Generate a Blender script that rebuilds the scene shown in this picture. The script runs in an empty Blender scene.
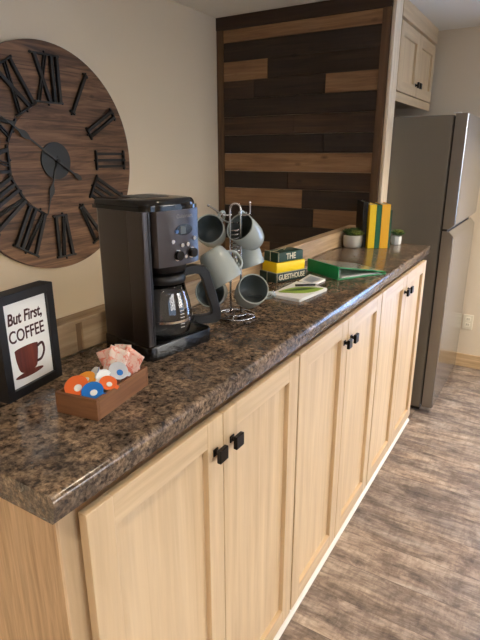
import bpy, bmesh, math, random
from mathutils import Vector, Matrix
PI = math.pi
random.seed(7)
SC = bpy.context.scene
COL = SC.collection
CT = 1.097                      # top of the countertop

# ---------------------------------------------------------------- camera
cd = bpy.data.cameras.new('camera'); cam = bpy.data.objects.new('camera', cd); COL.objects.link(cam)
cd.sensor_fit = 'VERTICAL'; cd.sensor_height = 36.0; cd.lens = 36.0 * 513.36 / 640.0
cd.clip_start = 0.02
cam.location = (1.3523, -0.4098, 1.5856)
_y, _p, _r = math.radians(31.2326), math.radians(-17.8081), math.radians(-0.0584)
_f = Vector((-math.sin(_y) * math.cos(_p), math.cos(_y) * math.cos(_p), math.sin(_p)))
_rt = Vector((math.cos(_y), math.sin(_y), 0)); _u = _rt.cross(_f)
_r2 = _rt * math.cos(_r) + _u * math.sin(_r); _u2 = -_rt * math.sin(_r) + _u * math.cos(_r)
cam.rotation_euler = Matrix((_r2, _u2, -_f)).transposed().to_euler()
SC.camera = cam

# ---------------------------------------------------------------- world, exposure
SC.view_settings.view_transform = 'Standard'; SC.view_settings.look = 'None'
SC.view_settings.gamma = 1.0; SC.view_settings.use_curve_mapping = False
SC.view_settings.exposure = 0.0
w = bpy.data.worlds.new('sky'); SC.world = w; w.use_nodes = True
bg = w.node_tree.nodes['Background']; bg.inputs[0].default_value = (0.55, 0.72, 1.0, 1); bg.inputs[1].default_value = 3.0

# ---------------------------------------------------------------- lights
def area(name, loc, rot, size, power, color, size_y=None, spread=PI, shape=None):
    l = bpy.data.lights.new(name, 'AREA'); l.energy = power; l.color = color; l.size = size
    l.shape = shape or ('RECTANGLE' if size_y else 'SQUARE')
    if size_y: l.size_y = size_y
    l.spread = spread
    o = bpy.data.objects.new(name, l); o.location = loc; o.rotation_euler = rot; COL.objects.link(o)
    return o
LAMPS = [(1.3, -0.9, 12), (1.3, 0.9, 4), (1.75, 2.75, 24), (3.0, 0.6, 6), (3.0, -1.7, 8)]
for x, y, e in LAMPS:
    area('ceiling_lamp_light', (x, y, 2.385), (0, 0, 0), 0.16, e, (1.0, 0.82, 0.61), spread=math.radians(125), shape='DISK')
# two added fill lights, hidden behind the half wall, brighten the lower left wall
STAIR_FILL = [(.262, .35, .62), (.262, 1.65, .62)]
for x, y, z in STAIR_FILL:
    area('stair_fill_light', (x, y, z), (0, math.radians(-90), 0), .10, 3.6, (1.0, .87, .68), .16)
# daylight through the glass door in the far wall and through the two windows in the right wall
area('daylight_door', (1.85, 3.95, 1.10), (-PI / 2 - math.radians(12), 0, 0), 0.9, 34, (0.24, 0.48, 1.0), 1.9)
area('daylight_window', (8.0, 3.4, 3.3), (0, math.radians(78), 0), 3.6, 580, (1.0, 0.90, 0.76), 4.4)
area('daylight_window', (8.0, -1.4, 3.3), (0, math.radians(78), 0), 3.6, 340, (1.0, 0.90, 0.76), 4.4)

# ---------------------------------------------------------------- materials
def S(h):
    h = [v / 255 for v in h]
    return tuple((v / 12.92 if v <= .04045 else ((v + .055) / 1.055) ** 2.4) for v in h) + (1,)
def mat(name, col, rough=0.5, metal=0.0, **kw):
    m = bpy.data.materials.new(name); m.use_nodes = True
    b = m.node_tree.nodes['Principled BSDF']
    b.inputs['Base Color'].default_value = S(col); b.inputs['Roughness'].default_value = rough
    b.inputs['Metallic'].default_value = metal
    for k, v in kw.items():
        b.inputs[k.replace('_', ' ')].default_value = v
    return m
def nd(m, t, **kw):
    n = m.node_tree.nodes.new(t)
    for k, v in kw.items(): setattr(n, k, v)
    return n
def lk(m, a, b): m.node_tree.links.new(a, b)
def coords(m, scale, rot=(0, 0, 0), kind='Object'):
    tc = nd(m, 'ShaderNodeTexCoord'); mp = nd(m, 'ShaderNodeMapping')
    mp.inputs['Scale'].default_value = scale; mp.inputs['Rotation'].default_value = rot
    lk(m, tc.outputs[kind], mp.inputs['Vector']); return mp.outputs[0]
def ramp(m, fac, stops):
    r = nd(m, 'ShaderNodeValToRGB'); e = r.color_ramp.elements
    while len(e) < len(stops): e.new(0.5)
    for i, (p, c) in enumerate(stops): e[i].position = p; e[i].color = S(c)
    lk(m, fac, r.inputs[0]); return r.outputs[0]
def mixc(m, fac, a, b, mode='MIX'):
    n = nd(m, 'ShaderNodeMix', data_type='RGBA', blend_type=mode)
    if isinstance(fac, (int, float)): n.inputs[0].default_value = fac
    else: lk(m, fac, n.inputs[0])
    for s, v in ((6, a), (7, b)):
        if isinstance(v, tuple): n.inputs[s].default_value = S(v)
        else: lk(m, v, n.inputs[s])
    return n.outputs[2]
def noise(m, vec, scale, detail=4, rough=.6, dist=0.0):
    n = nd(m, 'ShaderNodeTexNoise'); n.inputs['Scale'].default_value = scale
    n.inputs['Detail'].default_value = detail; n.inputs['Roughness'].default_value = rough
    n.inputs['Distortion'].default_value = dist
    lk(m, vec, n.inputs['Vector']); return n.outputs['Fac']
def bump(m, h, strength=.2, dist=.002):
    b = nd(m, 'ShaderNodeBump'); b.inputs['Strength'].default_value = strength; b.inputs['Distance'].default_value = dist
    lk(m, h, b.inputs['Height']); lk(m, b.outputs[0], m.node_tree.nodes['Principled BSDF'].inputs['Normal'])
def base(m, c): lk(m, c, m.node_tree.nodes['Principled BSDF'].inputs['Base Color'])

def wood(name, light, mid, dark, axis='z', rough=.5, fine=1.0, knots=False, soft=.45):
    """streaky wood; grain runs along axis of object space"""
    m = mat(name, mid, rough)
    s = {'x': (1.2, 22, 22), 'y': (22, 1.2, 22), 'z': (22, 22, 1.2)}[axis]
    v = coords(m, s); n1 = noise(m, v, 1.6 * fine, 6, .65, .6)
    s2 = tuple(k * 4 for k in s); n2 = noise(m, coords(m, s2), 1.0 * fine, 3)
    c = ramp(m, n1, [(.28, dark), (.5, mid), (.72, light)])
    c2 = ramp(m, n2, [(.3, (190, 180, 170)), (.6, (255, 255, 255))])
    c = mixc(m, soft, c, c2, 'MULTIPLY')
    if knots:
        vo = nd(m, 'ShaderNodeTexVoronoi'); vo.inputs['Scale'].default_value = 1.0
        lk(m, coords(m, {'x': (4, 9, 9), 'y': (9, 4, 9), 'z': (9, 9, 4)}[axis]), vo.inputs['Vector'])
        k = ramp(m, vo.outputs['Distance'], [(.03, (60, 50, 45)), (.13, (255, 255, 255))])
        c = mixc(m, .7, c, k, 'MULTIPLY')
    base(m, c); bump(m, n2, .15, .001)
    return m

M = {}
M['wall'] = mat('wall_paint', (222, 207, 182), .85)
v = coords(M['wall'], (60, 60, 60)); bump(M['wall'], noise(M['wall'], v, 2, 3), .12, .001)
M['ceiling'] = mat('ceiling_paint', (240, 236, 226), .9)
M['white_trim'] = mat('white_trim_paint', (232, 228, 218), .5)
M['cab'] = wood('pale_maple', (226, 202, 166), (216, 190, 152), (202, 174, 136), 'z', .42, .55, soft=.22)
M['cab_h'] = wood('pale_maple_rail', (226, 202, 166), (216, 190, 152), (202, 174, 136), 'y', .42, .55, soft=.22)
M['oak_end'] = wood('oak_end_panel', (222, 190, 150), (205, 172, 132), (180, 144, 106), 'z', .5, 1.6)
M['back'] = wood('backsplash_board', (206, 178, 140), (188, 158, 118), (160, 128, 92), 'y', .5)
M['trimwood'] = wood('panel_trim_wood', (120, 88, 58), (98, 70, 45), (72, 50, 32), 'z', .6)
M['trimdark'] = wood('panel_top_trim', (72, 50, 34), (56, 38, 26), (40, 27, 18), 'x', .6)
M['basewood'] = wood('baseboard_wood', (224, 194, 152), (208, 178, 136), (186, 152, 112), 'x', .5)
PL = [wood('barn_plank_dark', (66, 48, 34), (47, 33, 23), (28, 20, 14), 'x', .7, 1, True),
      wood('barn_plank_brown', (88, 63, 43), (66, 46, 31), (44, 30, 20), 'x', .7, 1, True),
      wood('barn_plank_tan', (166, 128, 90), (144, 108, 74), (116, 84, 56), 'x', .7, 1, True),
      wood('barn_plank_umber', (60, 44, 32), (44, 31, 23), (28, 20, 14), 'x', .7, 1, True)]

def laminate():
    m = mat('speckled_laminate', (90, 75, 60), .17)
    v = coords(m, (1, 1, 1))
    n1 = noise(m, v, 62, 5, .65, .5); n2 = noise(m, v, 120, 4, .7, .3); n3 = noise(m, v, 20, 3, .5, .3)
    c1 = ramp(m, n1, [(.34, (44, 38, 36)), (.44, (88, 77, 69)), (.52, (138, 121, 104)), (.60, (182, 162, 138)), (.70, (134, 130, 128))])
    c2 = ramp(m, n2, [(.38, (46, 41, 40)), (.5, (132, 119, 106)), (.66, (198, 180, 156))])
    c = mixc(m, .5, c1, c2)
    c3 = ramp(m, n3, [(.36, (140, 136, 136)), (.5, (200, 190, 180)), (.64, (255, 240, 220))])
    c = mixc(m, .7, c, c3, 'MULTIPLY')
    g = nd(m, 'ShaderNodeGamma'); g.inputs[1].default_value = 1.12; lk(m, c, g.inputs[0])
    base(m, g.outputs[0])
    return m
M['lam'] = laminate()

def floor_mat():
    m = mat('vinyl_plank', (140, 120, 105), .38)
    tc = nd(m, 'ShaderNodeTexCoord')
    br = nd(m, 'ShaderNodeTexBrick'); br.offset = .37; br.offset_frequency = 1
    br.inputs['Scale'].default_value = 1; br.inputs['Brick Width'].default_value = 1.22; br.inputs['Row Height'].default_value = .18
    br.inputs['Mortar Size'].default_value = .0012; br.inputs['Mortar Smooth'].default_value = .3
    br.inputs['Color1'].default_value = (0, 0, 0, 1); br.inputs['Color2'].default_value = (1, 1, 1, 1); br.inputs['Mortar'].default_value = (.5, .5, .5, 1)
    lk(m, tc.outputs['Object'], br.inputs['Vector'])
    # plank tone shifts the grain so each plank has its own figure
    add = nd(m, 'ShaderNodeVectorMath', operation='MULTIPLY_ADD')
    lk(m, br.outputs['Color'], add.inputs[0]); add.inputs[1].default_value = (7, 5, 3); lk(m, tc.outputs['Object'], add.inputs[2])
    def mp(sc):
        q = nd(m, 'ShaderNodeMapping'); q.inputs['Scale'].default_value = sc; lk(m, add.outputs[0], q.inputs['Vector']); return q.outputs[0]
    n1 = noise(m, mp((3.4, 10, 1)), 1.4, 8, .74, .4)
    n2 = noise(m, mp((5, 42, 1)), 1.3, 5, .65, .3)
    n3 = noise(m, mp((46, 14, 1)), 1.0, 5, .7, .2)
    n4 = noise(m, mp((1.4, 5, 1)), 1.3, 2, .5, .3)
    c = ramp(m, n1, [(.3, (98, 86, 80)), (.43, (142, 128, 118)), (.55, (186, 171, 157)), (.7, (216, 203, 188))])
    c = mixc(m, .6, c, ramp(m, n2, [(.34, (150, 142, 138)), (.56, (255, 252, 248))]), 'MULTIPLY')
    c = mixc(m, .34, c, ramp(m, n3, [(.42, (150, 140, 134)), (.54, (255, 255, 255))]), 'MULTIPLY')
    c = mixc(m, .5, c, ramp(m, n4, [(.38, (196, 200, 206)), (.6, (250, 240, 226))]), 'MULTIPLY')
    c = mixc(m, .35, c, ramp(m, br.outputs['Color'], [(0, (200, 194, 192)), (1, (255, 255, 255))]), 'MULTIPLY')
    c = mixc(m, br.outputs['Fac'], c, (96, 82, 74))
    base(m, c); bump(m, n2, .15, .001)
    return m
M['floor'] = floor_mat()

def clock_wood():
    m = mat('clock_planks', (110, 80, 58), .6)
    v = coords(m, (1, 1.4, 20)); n1 = noise(m, v, 1.8, 6, .65, .8)
    c = ramp(m, n1, [(.32, (62, 42, 30)), (.48, (108, 79, 57)), (.64, (142, 108, 80))])
    # eleven boards: board tone by height
    tc = nd(m, 'ShaderNodeTexCoord'); sx = nd(m, 'ShaderNodeSeparateXYZ'); lk(m, tc.outputs['Object'], sx.inputs[0])
    a = nd(m, 'ShaderNodeMath', operation='MULTIPLY_ADD'); a.inputs[1].default_value = 1 / .105; a.inputs[2].default_value = 10.4; lk(m, sx.outputs['Z'], a.inputs[0])
    f = nd(m, 'ShaderNodeMath', operation='FLOOR'); lk(m, a.outputs[0], f.inputs[0])
    wn = nd(m, 'ShaderNodeTexWhiteNoise', noise_dimensions='1D'); lk(m, f.outputs[0], wn.inputs['W'])
    c = mixc(m, .5, c, ramp(m, wn.outputs['Value'], [(0, (176, 164, 152)), (1, (255, 246, 232))]), 'MULTIPLY')
    fr = nd(m, 'ShaderNodeMath', operation='FRACT'); lk(m, a.outputs[0], fr.inputs[0])
    c = mixc(m, .85, c, ramp(m, fr.outputs[0], [(0, (70, 55, 45)), (.035, (255, 255, 255))]), 'MULTIPLY')
    vo = nd(m, 'ShaderNodeTexVoronoi'); vo.inputs['Scale'].default_value = 1.0; lk(m, coords(m, (1, 5, 9)), vo.inputs['Vector'])
    c = mixc(m, .7, c, ramp(m, vo.outputs['Distance'], [(.04, (60, 42, 32)), (.11, (255, 255, 255))]), 'MULTIPLY')
    base(m, c); return m
M['clock'] = clock_wood()
M['clock_edge'] = mat('clock_edge_wood', (84, 50, 36), .6)
M['iron'] = mat('black_iron', (20, 19, 19), .55)
M['iron_hub'] = mat('blackened_hub', (36, 40, 41), .5)
M['iron_hand'] = mat('grey_hand', (48, 48, 47), .5)
M['black'] = mat('black_plastic', (10, 10, 11), .38)
M['black_gloss'] = mat('gloss_black_plastic', (12, 12, 14), .12)
M['black_frame'] = mat('matte_black_wood', (16, 16, 18), .45)
M['knob'] = mat('black_knob_metal', (20, 19, 20), .35, .6)
def steel(name, col, rough, axis=(60, 60, 1)):
    m = mat(name, col, rough, 1.0)
    n = noise(m, coords(m, axis), 6, 3); bump(m, n, .05, .0005); return m
M['dsteel'] = steel('dark_brushed_steel', (80, 76, 76), .34, (80, 80, 1))
M['fridge_side'] = mat('fridge_grey_side', (122, 116, 104), .5, .2)
M['fridge_steel'] = steel('fridge_stainless', (184, 187, 190), .22, (40, 40, 2))
M['fridge_edge'] = mat('fridge_door_edge', (134, 127, 118), .35, .4)
M['gasket'] = mat('dark_gasket', (24, 24, 25), .6)
M['chrome'] = mat('chrome', (225, 225, 228), .12, 1.0)
M['steel_plate'] = mat('wire_steel', (190, 190, 192), .2, 1.0)
M['mug_out'] = mat('mug_pale_glaze', (160, 168, 162), .22)
M['mug_in'] = mat('mug_slate_glaze', (104, 114, 114), .22)
M['white'] = mat('white_card', (238, 238, 232), .6)
M['cream'] = mat('cream_pages', (226, 216, 190), .8)
M['ink'] = wood('reddish_brown_print', (120, 52, 34), (96, 38, 26), (70, 26, 20), 'z', .7)
M['inkdark'] = mat('dark_brown_print', (62, 24, 20), .7)
M['box'] = wood('walnut_box', (152, 106, 68), (126, 84, 53), (96, 62, 40), 'y', .55)
M['box_x'] = wood('walnut_box_end', (152, 106, 68), (126, 84, 53), (96, 62, 40), 'x', .55)
M['dgreen'] = mat('dark_green_paint', (14, 58, 42), .5)
M['dgreen2'] = mat('deep_green_paint', (22, 52, 44), .5)
M['yellow'] = mat('yellow_cover', (255, 218, 8), .45)
M['yellow_bk'] = mat('yellow_book_cloth', (255, 214, 12), .4)
M['mustard'] = mat('mustard_book_cloth', (250, 188, 34), .4)
M['green_bk'] = mat('green_book_cloth', (26, 104, 68), .45)
M['teal_bk'] = mat('teal_book_cloth', (20, 78, 66), .5)
M['black_bk'] = mat('black_book_cloth', (18, 17, 18), .5)
M['twine'] = mat('pale_twine', (206, 196, 164), .9)
M['binder'] = mat('green_vinyl', (8, 144, 80), .3)
M['leaf'] = mat('leaflet_green', (150, 180, 66), .5)
M['leafd'] = mat('leaflet_dark_green', (62, 92, 40), .5)
M['pot'] = mat('pale_concrete_pot', (188, 184, 170), .7)
M['potw'] = mat('white_ceramic_pot', (226, 226, 220), .35)
M['succ'] = mat('succulent_green', (62, 96, 44), .5)
M['succ2'] = mat('succulent_yellow_green', (118, 132, 48), .5)
M['soil'] = mat('potting_soil', (44, 32, 24), .9)
M['pink'] = mat('pink_packet_paper', (252, 208, 194), .6)
M['pinkd'] = mat('salmon_packet_print', (240, 142, 122), .6)
M['orange'] = mat('orange_foil_lid', (226, 104, 44), .4)
M['orange2'] = mat('amber_foil_lid', (240, 158, 40), .4)
M['blue'] = mat('blue_foil_lid', (26, 112, 196), .35)
M['cup'] = mat('white_creamer_plastic', (222, 226, 224), .35)
M['greyfoil'] = mat('silver_foil', (190, 196, 204), .3, .4)
M['outlet'] = mat('ivory_outlet_plastic', (238, 230, 208), .4)
M['lcd'] = mat('grey_display', (86, 92, 90), .2)
M['lcdblue'] = mat('blue_button', (60, 96, 150), .3)
def glass(name, col=(1, 1, 1, 1), ior=1.45, rough=0.0):
    m = bpy.data.materials.new(name); m.use_nodes = True
    b = m.node_tree.nodes['Principled BSDF']; b.inputs['Base Color'].default_value = col
    b.inputs['Transmission Weight'].default_value = 1; b.inputs['Roughness'].default_value = rough; b.inputs['IOR'].default_value = ior
    return m
M['glass'] = glass('carafe_glass', (.92, .93, .92, 1))
M['pane'] = glass('window_glass', (1, 1, 1, 1), 1.05)
M['clear'] = mat('clear_vinyl_cover', (138, 138, 126), .18)
lm = bpy.data.materials.new('lamp_diffuser'); lm.use_nodes = True
lb = lm.node_tree.nodes['Principled BSDF']; lb.inputs['Emission Color'].default_value = (1, .84, .62, 1); lb.inputs['Emission Strength'].default_value = 14
M['lamp'] = lm

# ---------------------------------------------------------------- mesh helpers
def obj(name, bm, m=None, parent=None, smooth=False, loc=None, mtx=None):
    me = bpy.data.meshes.new(name)
    bmesh.ops.recalc_face_normals(bm, faces=bm.faces[:])
    bm.to_mesh(me); bm.free()
    ms = m if isinstance(m, (list, tuple)) else [m]
    for k in ms:
        if k: me.materials.append(k)
    if smooth:
        for p in me.polygons: p.use_smooth = True
        if smooth != 'all':
            me.set_sharp_from_angle(angle=math.radians(smooth if smooth is not True else 35))
    o = bpy.data.objects.new(name, me); COL.objects.link(o)
    if loc: o.location = loc
    if mtx: o.matrix_world = mtx
    if parent: o.parent = parent
    return o
def tag(o, label=None, cat=None, group=None, kind=None):
    if label: o['label'] = label
    if cat: o['category'] = cat
    if group: o['group'] = group
    if kind: o['kind'] = kind
    return o
def thing(name, label, cat, loc=(0, 0, 0), rz=0, group=None):
    o = bpy.data.objects.new(name, None); COL.objects.link(o); o.empty_display_size = .05
    o.location = loc; o.rotation_euler = (0, 0, rz)
    return tag(o, label, cat, group)
def struct(o): o['kind'] = 'structure'; return o
def box(bm, x0, x1, y0, y1, z0, z1, bev=0.0, seg=2, mi=0):
    ret = bmesh.ops.create_cube(bm, size=1); vs = ret['verts']
    for v in vs:
        v.co = Vector((x0 + (v.co.x + .5) * (x1 - x0), y0 + (v.co.y + .5) * (y1 - y0), z0 + (v.co.z + .5) * (z1 - z0)))
    fs = {f for v in vs for f in v.link_faces}
    for f in fs: f.material_index = mi
    if bev:
        es = {e for v in vs for e in v.link_edges}
        r = bmesh.ops.bevel(bm, geom=list(es), offset=bev, segments=seg, profile=.5, affect='EDGES')
        for f in r['faces']: f.material_index = mi
        return None
    return vs
def bx(*a, **k):
    bm = bmesh.new(); box(bm, *a, **k); return bm
def prism(bm, pts, axis, a, b, mi=0):
    """extrude closed 2D outline along axis from a to b (pts in the two other axes, in order)"""
    def P(p, t):
        return {'x': (t, p[0], p[1]), 'y': (p[0], t, p[1]), 'z': (p[0], p[1], t)}[axis]
    A = [bm.verts.new(P(p, a)) for p in pts]; B = [bm.verts.new(P(p, b)) for p in pts]
    n = len(pts); fs = [bm.faces.new(A), bm.faces.new(B[::-1])]
    for i in range(n): fs.append(bm.faces.new((A[i], B[i], B[(i + 1) % n], A[(i + 1) % n])))
    for f in fs: f.material_index = mi
def lathe(bm, prof, n=40, mi=0, center=(0, 0, 0), mis=None):
    c = Vector(center); rings = []
    for r, z in prof:
        if r < 1e-6: rings.append([bm.verts.new(c + Vector((0, 0, z)))])
        else: rings.append([bm.verts.new(c + Vector((r * math.cos(2 * PI * i / n), r * math.sin(2 * PI * i / n), z))) for i in range(n)])
    for k in range(len(rings) - 1):
        A, B = rings[k], rings[k + 1]
        for i in range(n):
            j = (i + 1) % n
            if len(A) == 1 and len(B) == 1: continue
            if len(A) == 1: f = bm.faces.new((A[0], B[i], B[j]))
            elif len(B) == 1: f = bm.faces.new((A[i], B[0], A[j]))
            else: f = bm.faces.new((A[i], B[i], B[j], A[j]))
            f.material_index = mis[k] if mis else mi
def tube(bm, pts, r, n=10, closed=False, mi=0, rz=None):
    pts = [Vector(p) for p in pts]; N = len(pts); rings = []
    rs = r if isinstance(r, (list, tuple)) else [r] * N
    prev = None
    for i, p in enumerate(pts):
        if closed: t = (pts[(i + 1) % N] - pts[i - 1]).normalized()
        else: t = (pts[min(i + 1, N - 1)] - pts[max(i - 1, 0)]).normalized()
        if prev is None:
            a = t.cross(Vector((0, 0, 1)))
            if a.length < .01: a = t.cross(Vector((1, 0, 0)))
            a.normalize()
        else:
            a = (prev - t * prev.dot(t)).normalized()
        prev = a; b = t.cross(a)
        k2 = rz if rz else 1
        rings.append([bm.verts.new(p + (a * math.cos(2 * PI * k / n) + b * k2 * math.sin(2 * PI * k / n)) * rs[i]) for k in range(n)])
    for i in range(N if closed else N - 1):
        A, B = rings[i], rings[(i + 1) % N]
        for k in range(n):
            f = bm.faces.new((A[k], A[(k + 1) % n], B[(k + 1) % n], B[k])); f.material_index = mi
    if not closed:
        for rg in (rings[0], rings[-1][::-1]):
            f = bm.faces.new(rg); f.material_index = mi
def smoothpts(P, k=6):
    P = [Vector(p) for p in P]; out = []
    for i in range(len(P) - 1):
        p0 = P[max(i - 1, 0)]; p1 = P[i]; p2 = P[i + 1]; p3 = P[min(i + 2, len(P) - 1)]
        for j in range(k):
            t = j / k
            out.append(.5 * ((2 * p1) + (-p0 + p2) * t + (2 * p0 - 5 * p1 + 4 * p2 - p3) * t * t + (-p0 + 3 * p1 - 3 * p2 + p3) * t ** 3))
    out.append(P[-1]); return out
def sphere(bm, c, r, u=16, v=10, mi=0, sc=(1, 1, 1)):
    ret = bmesh.ops.create_uvsphere(bm, u_segments=u, v_segments=v, radius=1)
    for vv in ret['verts']: vv.co = Vector(c) + Vector((vv.co.x * r * sc[0], vv.co.y * r * sc[1], vv.co.z * r * sc[2]))
    for f in {f for vv in ret['verts'] for f in vv.link_faces}: f.material_index = mi
def xform(bm, m): bmesh.ops.transform(bm, matrix=m, verts=bm.verts[:])
def text_bm(s, size, extrude=.0006, sx=1.0, offset=0.0, shear=0.0, spacing=1.0):
    c = bpy.data.curves.new('t', 'FONT'); c.body = s; c.size = size; c.extrude = extrude; c.offset = offset
    c.align_x = 'CENTER'; c.align_y = 'CENTER'; c.shear = shear; c.space_character = spacing; c.resolution_u = 4
    o = bpy.data.objects.new('t', c); COL.objects.link(o)
    bpy.context.view_layer.update()
    dg = bpy.context.evaluated_depsgraph_get(); me = bpy.data.meshes.new_from_object(o.evaluated_get(dg))
    bm = bmesh.new(); bm.from_mesh(me); bmesh.ops.scale(bm, vec=(sx, 1, 1), verts=bm.verts[:])
    for f in bm.faces: f.material_index = 0
    bpy.data.objects.remove(o); bpy.data.curves.remove(c); bpy.data.meshes.remove(me)
    return bm
def basis(X, Y, Z, o):
    m = Matrix.Identity(4)
    for i, a in enumerate((X, Y, Z)):
        a = Vector(a)
        for j in range(3): m[j][i] = a[j]
    for j in range(3): m[j][3] = o[j]
    return m

# ---------------------------------------------------------------- room shell
XL, XR, YN, YF, H = -.653, 3.6, -2.4, 3.704, 2.40
bm = bmesh.new(); box(bm, .30, XR, YN, YF, -.12, 0); box(bm, XL, .30, 2.634, YF, -.12, 0)
struct(obj('floor', bm, M['floor']))
struct(obj('floor_stairwell', bx(XL, .30, YN, 2.632, -1.42, -1.3), M['floor']))
struct(obj('ceiling', bx(XL - .12, XR + .12, YN - .12, YF + .12, H, H + .12), M['ceiling']))
struct(obj('wall_left', bx(XL - .12, XL, YN, YF, -1.42, H), M['wall']))
bm = bmesh.new()
DX0, DX1, DZ = 1.40, 2.30, 2.05
box(bm, XL - .12, DX0, YF, YF + .12, -.12, H); box(bm, DX1, XR + .12, YF, YF + .12, -.12, H); box(bm, DX0, DX1, YF, YF + .12, DZ, H)
struct(obj('wall_far', bm, M['wall']))
WINS = [(1.35, 3.35), (-1.9, .3)]; WZ0, WZ1 = .85, 2.05
bm = bmesh.new()
for a, b in ((YN, -1.9), (.3, 1.35), (3.35, YF)): box(bm, XR, XR + .12, a, b, -.12, H)
for a, b in WINS: box(bm, XR, XR + .12, a, b, -.12, WZ0); box(bm, XR, XR + .12, a, b, WZ1, H)
struct(obj('wall_right', bm, M['wall']))
struct(obj('wall_near', bx(XL - .12, XR + .12, YN - .12, YN, -1.42, H), M['wall']))
struct(obj('wall_half', bx(.300, .325, YN, 2.632, -1.3, 1.172), M['wall']))
struct(obj('wall_partition', bx(XL, .453, 2.634, 2.742, -1.3, H), M['wall']))
# pale board that closes the end of the partition
struct(obj('trim_1', bx(.4532, .472, 2.622, 2.743, 0, H, bev=.002), wood('partition_edge_board', (248, 234, 210), (242, 224, 196), (226, 204, 172), 'z', .5)))
struct(obj('baseboard_far', bx(.46, DX0 - .06, YF - .014, YF, 0, .105, bev=.003), M['basewood']))
struct(obj('baseboard_right', bx(XR - .014, XR, YN, YF, 0, .105, bev=.003), M['basewood']))
# glass door in the far wall, outside the frame to the right
bm = bmesh.new()
box(bm, DX0, DX0 + .11, YF + .03, YF + .075, 0, DZ, bev=.004); box(bm, DX1 - .11, DX1, YF + .03, YF + .075, 0, DZ, bev=.004)
box(bm, DX0 + .11, DX1 - .11, YF + .03, YF + .075, 0, .22); box(bm, DX0 + .11, DX1 - .11, YF + .03, YF + .075, DZ - .12, DZ)
d = struct(obj('door_1', bm, M['white_trim']))
obj('pane', bx(DX0 + .11, DX1 - .11, YF + .048, YF + .056, .22, DZ - .12), M['pane'], d)
bm = bmesh.new(); tube(bm, [(DX0 + .055, YF + .03, 1.0), (DX0 + .055, YF - .03, 1.0), (DX0 + .16, YF - .03, 1.0)], .009); obj('door_handle', bm, M['knob'], d, True)
bm = bmesh.new()
box(bm, DX0 - .06, DX0, YF - .016, YF, 0, DZ + .06); box(bm, DX1, DX1 + .06, YF - .016, YF, 0, DZ + .06); box(bm, DX0, DX1, YF - .016, YF, DZ, DZ + .06)
struct(obj('trim_2', bm, M['basewood']))
for i, (WY0, WY1) in enumerate(WINS):
    bm = bmesh.new()
    for a, b in ((WY0, WY0 + .05), ((WY0 + WY1) / 2 - .03, (WY0 + WY1) / 2 + .03), (WY1 - .05, WY1)): box(bm, XR + .03, XR + .08, a, b, WZ0, WZ1)
    box(bm, XR + .03, XR + .08, WY0, WY1, WZ0, WZ0 + .05); box(bm, XR + .03, XR + .08, WY0, WY1, WZ1 - .05, WZ1)
    wn = struct(obj('window_%d' % (i + 1), bm, M['white_trim']))
    obj('pane', bx(XR + .05, XR + .056, WY0 + .05, WY1 - .05, WZ0 + .05, WZ1 - .05), M['pane'], wn)
    obj('window_sill', bx(XR - .04, XR + .12, WY0 - .05, WY1 + .05, WZ0 - .03, WZ0, bev=.003), M['basewood'], wn)

# white shoe moulding along the base cabinets
bm = bmesh.new(); prism(bm, [(.752, 0), (.769, 0), (.768, .006), (.764, .011), (.756, .014), (.752, .014)], 'y', .02, 2.60)
struct(obj('trim_3', bm, M['white_trim']))

# ---------------------------------------------------------------- plank wall
t = thing('plank_wall_panel', 'dark reclaimed plank wall panel with a few tan boards, on the stairwell end wall', 'wall panel', (-.1, 2.632, 0))
rows = [(2.325, 2.252, [(9, 2)]), (2.252, 2.144, [(9, 0)]), (2.144, 2.032, [(-.285, 2), (9, 0)]), (2.032, 1.927, [(-.38, 1), (.094, 0), (9, 2)]),
        (1.927, 1.82, [(9, 0)]), (1.82, 1.709, [(-.1, 1), (9, 1)]), (1.709, 1.597, [(.1, 3), (9, 3)]), (1.597, 1.486, [(9, 2)]),
        (1.486, 1.378, [(-.13, 0), (9, 1)]), (1.378, 1.264, [(-.027, 2), (9, 0)]), (1.264, 1.15, [(.053, 0), (9, 2)]), (1.15, 1.035, [(-.2, 3), (9, 3)]),
        (1.035, .92, [(-.25, 2), (9, 0)]), (.92, .8, [(9, 1)]), (.8, .69, [(9, 0)]), (.69, .58, [(0, 2), (9, 3)]), (.58, .47, [(9, 0)]), (.47, .36, [(9, 1)])]
bm = bmesh.new(); xa, xb = -.603, .403
for z1, z0, segs in rows:
    x = xa
    for xe, k in segs:
        e = min(xe, xb)
        dd = random.uniform(.014, .019)
        box(bm, x + .1 + .0008, e + .1 - .0008, -dd, -.0005, z0 + .001, z1 - .001, mi=k); x = e
obj('planks', bm, PL, t)
obj('trim_board', bx(-.553, .551, -.024, -.0006, 2.326, 2.398, bev=.001), M['trimdark'], t)
obj('trim_board', bx(-.551, -.504, -.022, -.0006, .36, 2.325, bev=.001), M['trimwood'], t)
obj('trim_board', bx(.504, .549, -.022, -.0022, .36, 2.325, bev=.001), M['trimwood'], t)
for o in t.children: o.data.transform(Matrix.Identity(4))

# ---------------------------------------------------------------- wooden backsplash on the half wall
t = thing('wooden_backsplash', 'pale wooden backsplash board running behind the whole countertop', 'backsplash', (.33, .0, CT))
o = obj('board', bx(-.004, .017, -.6, .438, .001, .078, bev=.0015), M['back'], t)
o = obj('board', bx(-.004, .017, .458, 2.6, .001, .078, bev=.0015), M['back'], t)
obj('seam_shadow', bx(-.004, .012, .438, .458, .001, .078), wood('backsplash_seam_shadow', (150, 118, 82), (132, 102, 70), (110, 84, 56), 'z', .6), t)  # darker wood tone painted in for the shadow inside the board joint
obj('cap_board', bx(-.034, .019, -.6, 2.605, .078, .088, bev=.002), M['back'], t)

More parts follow.
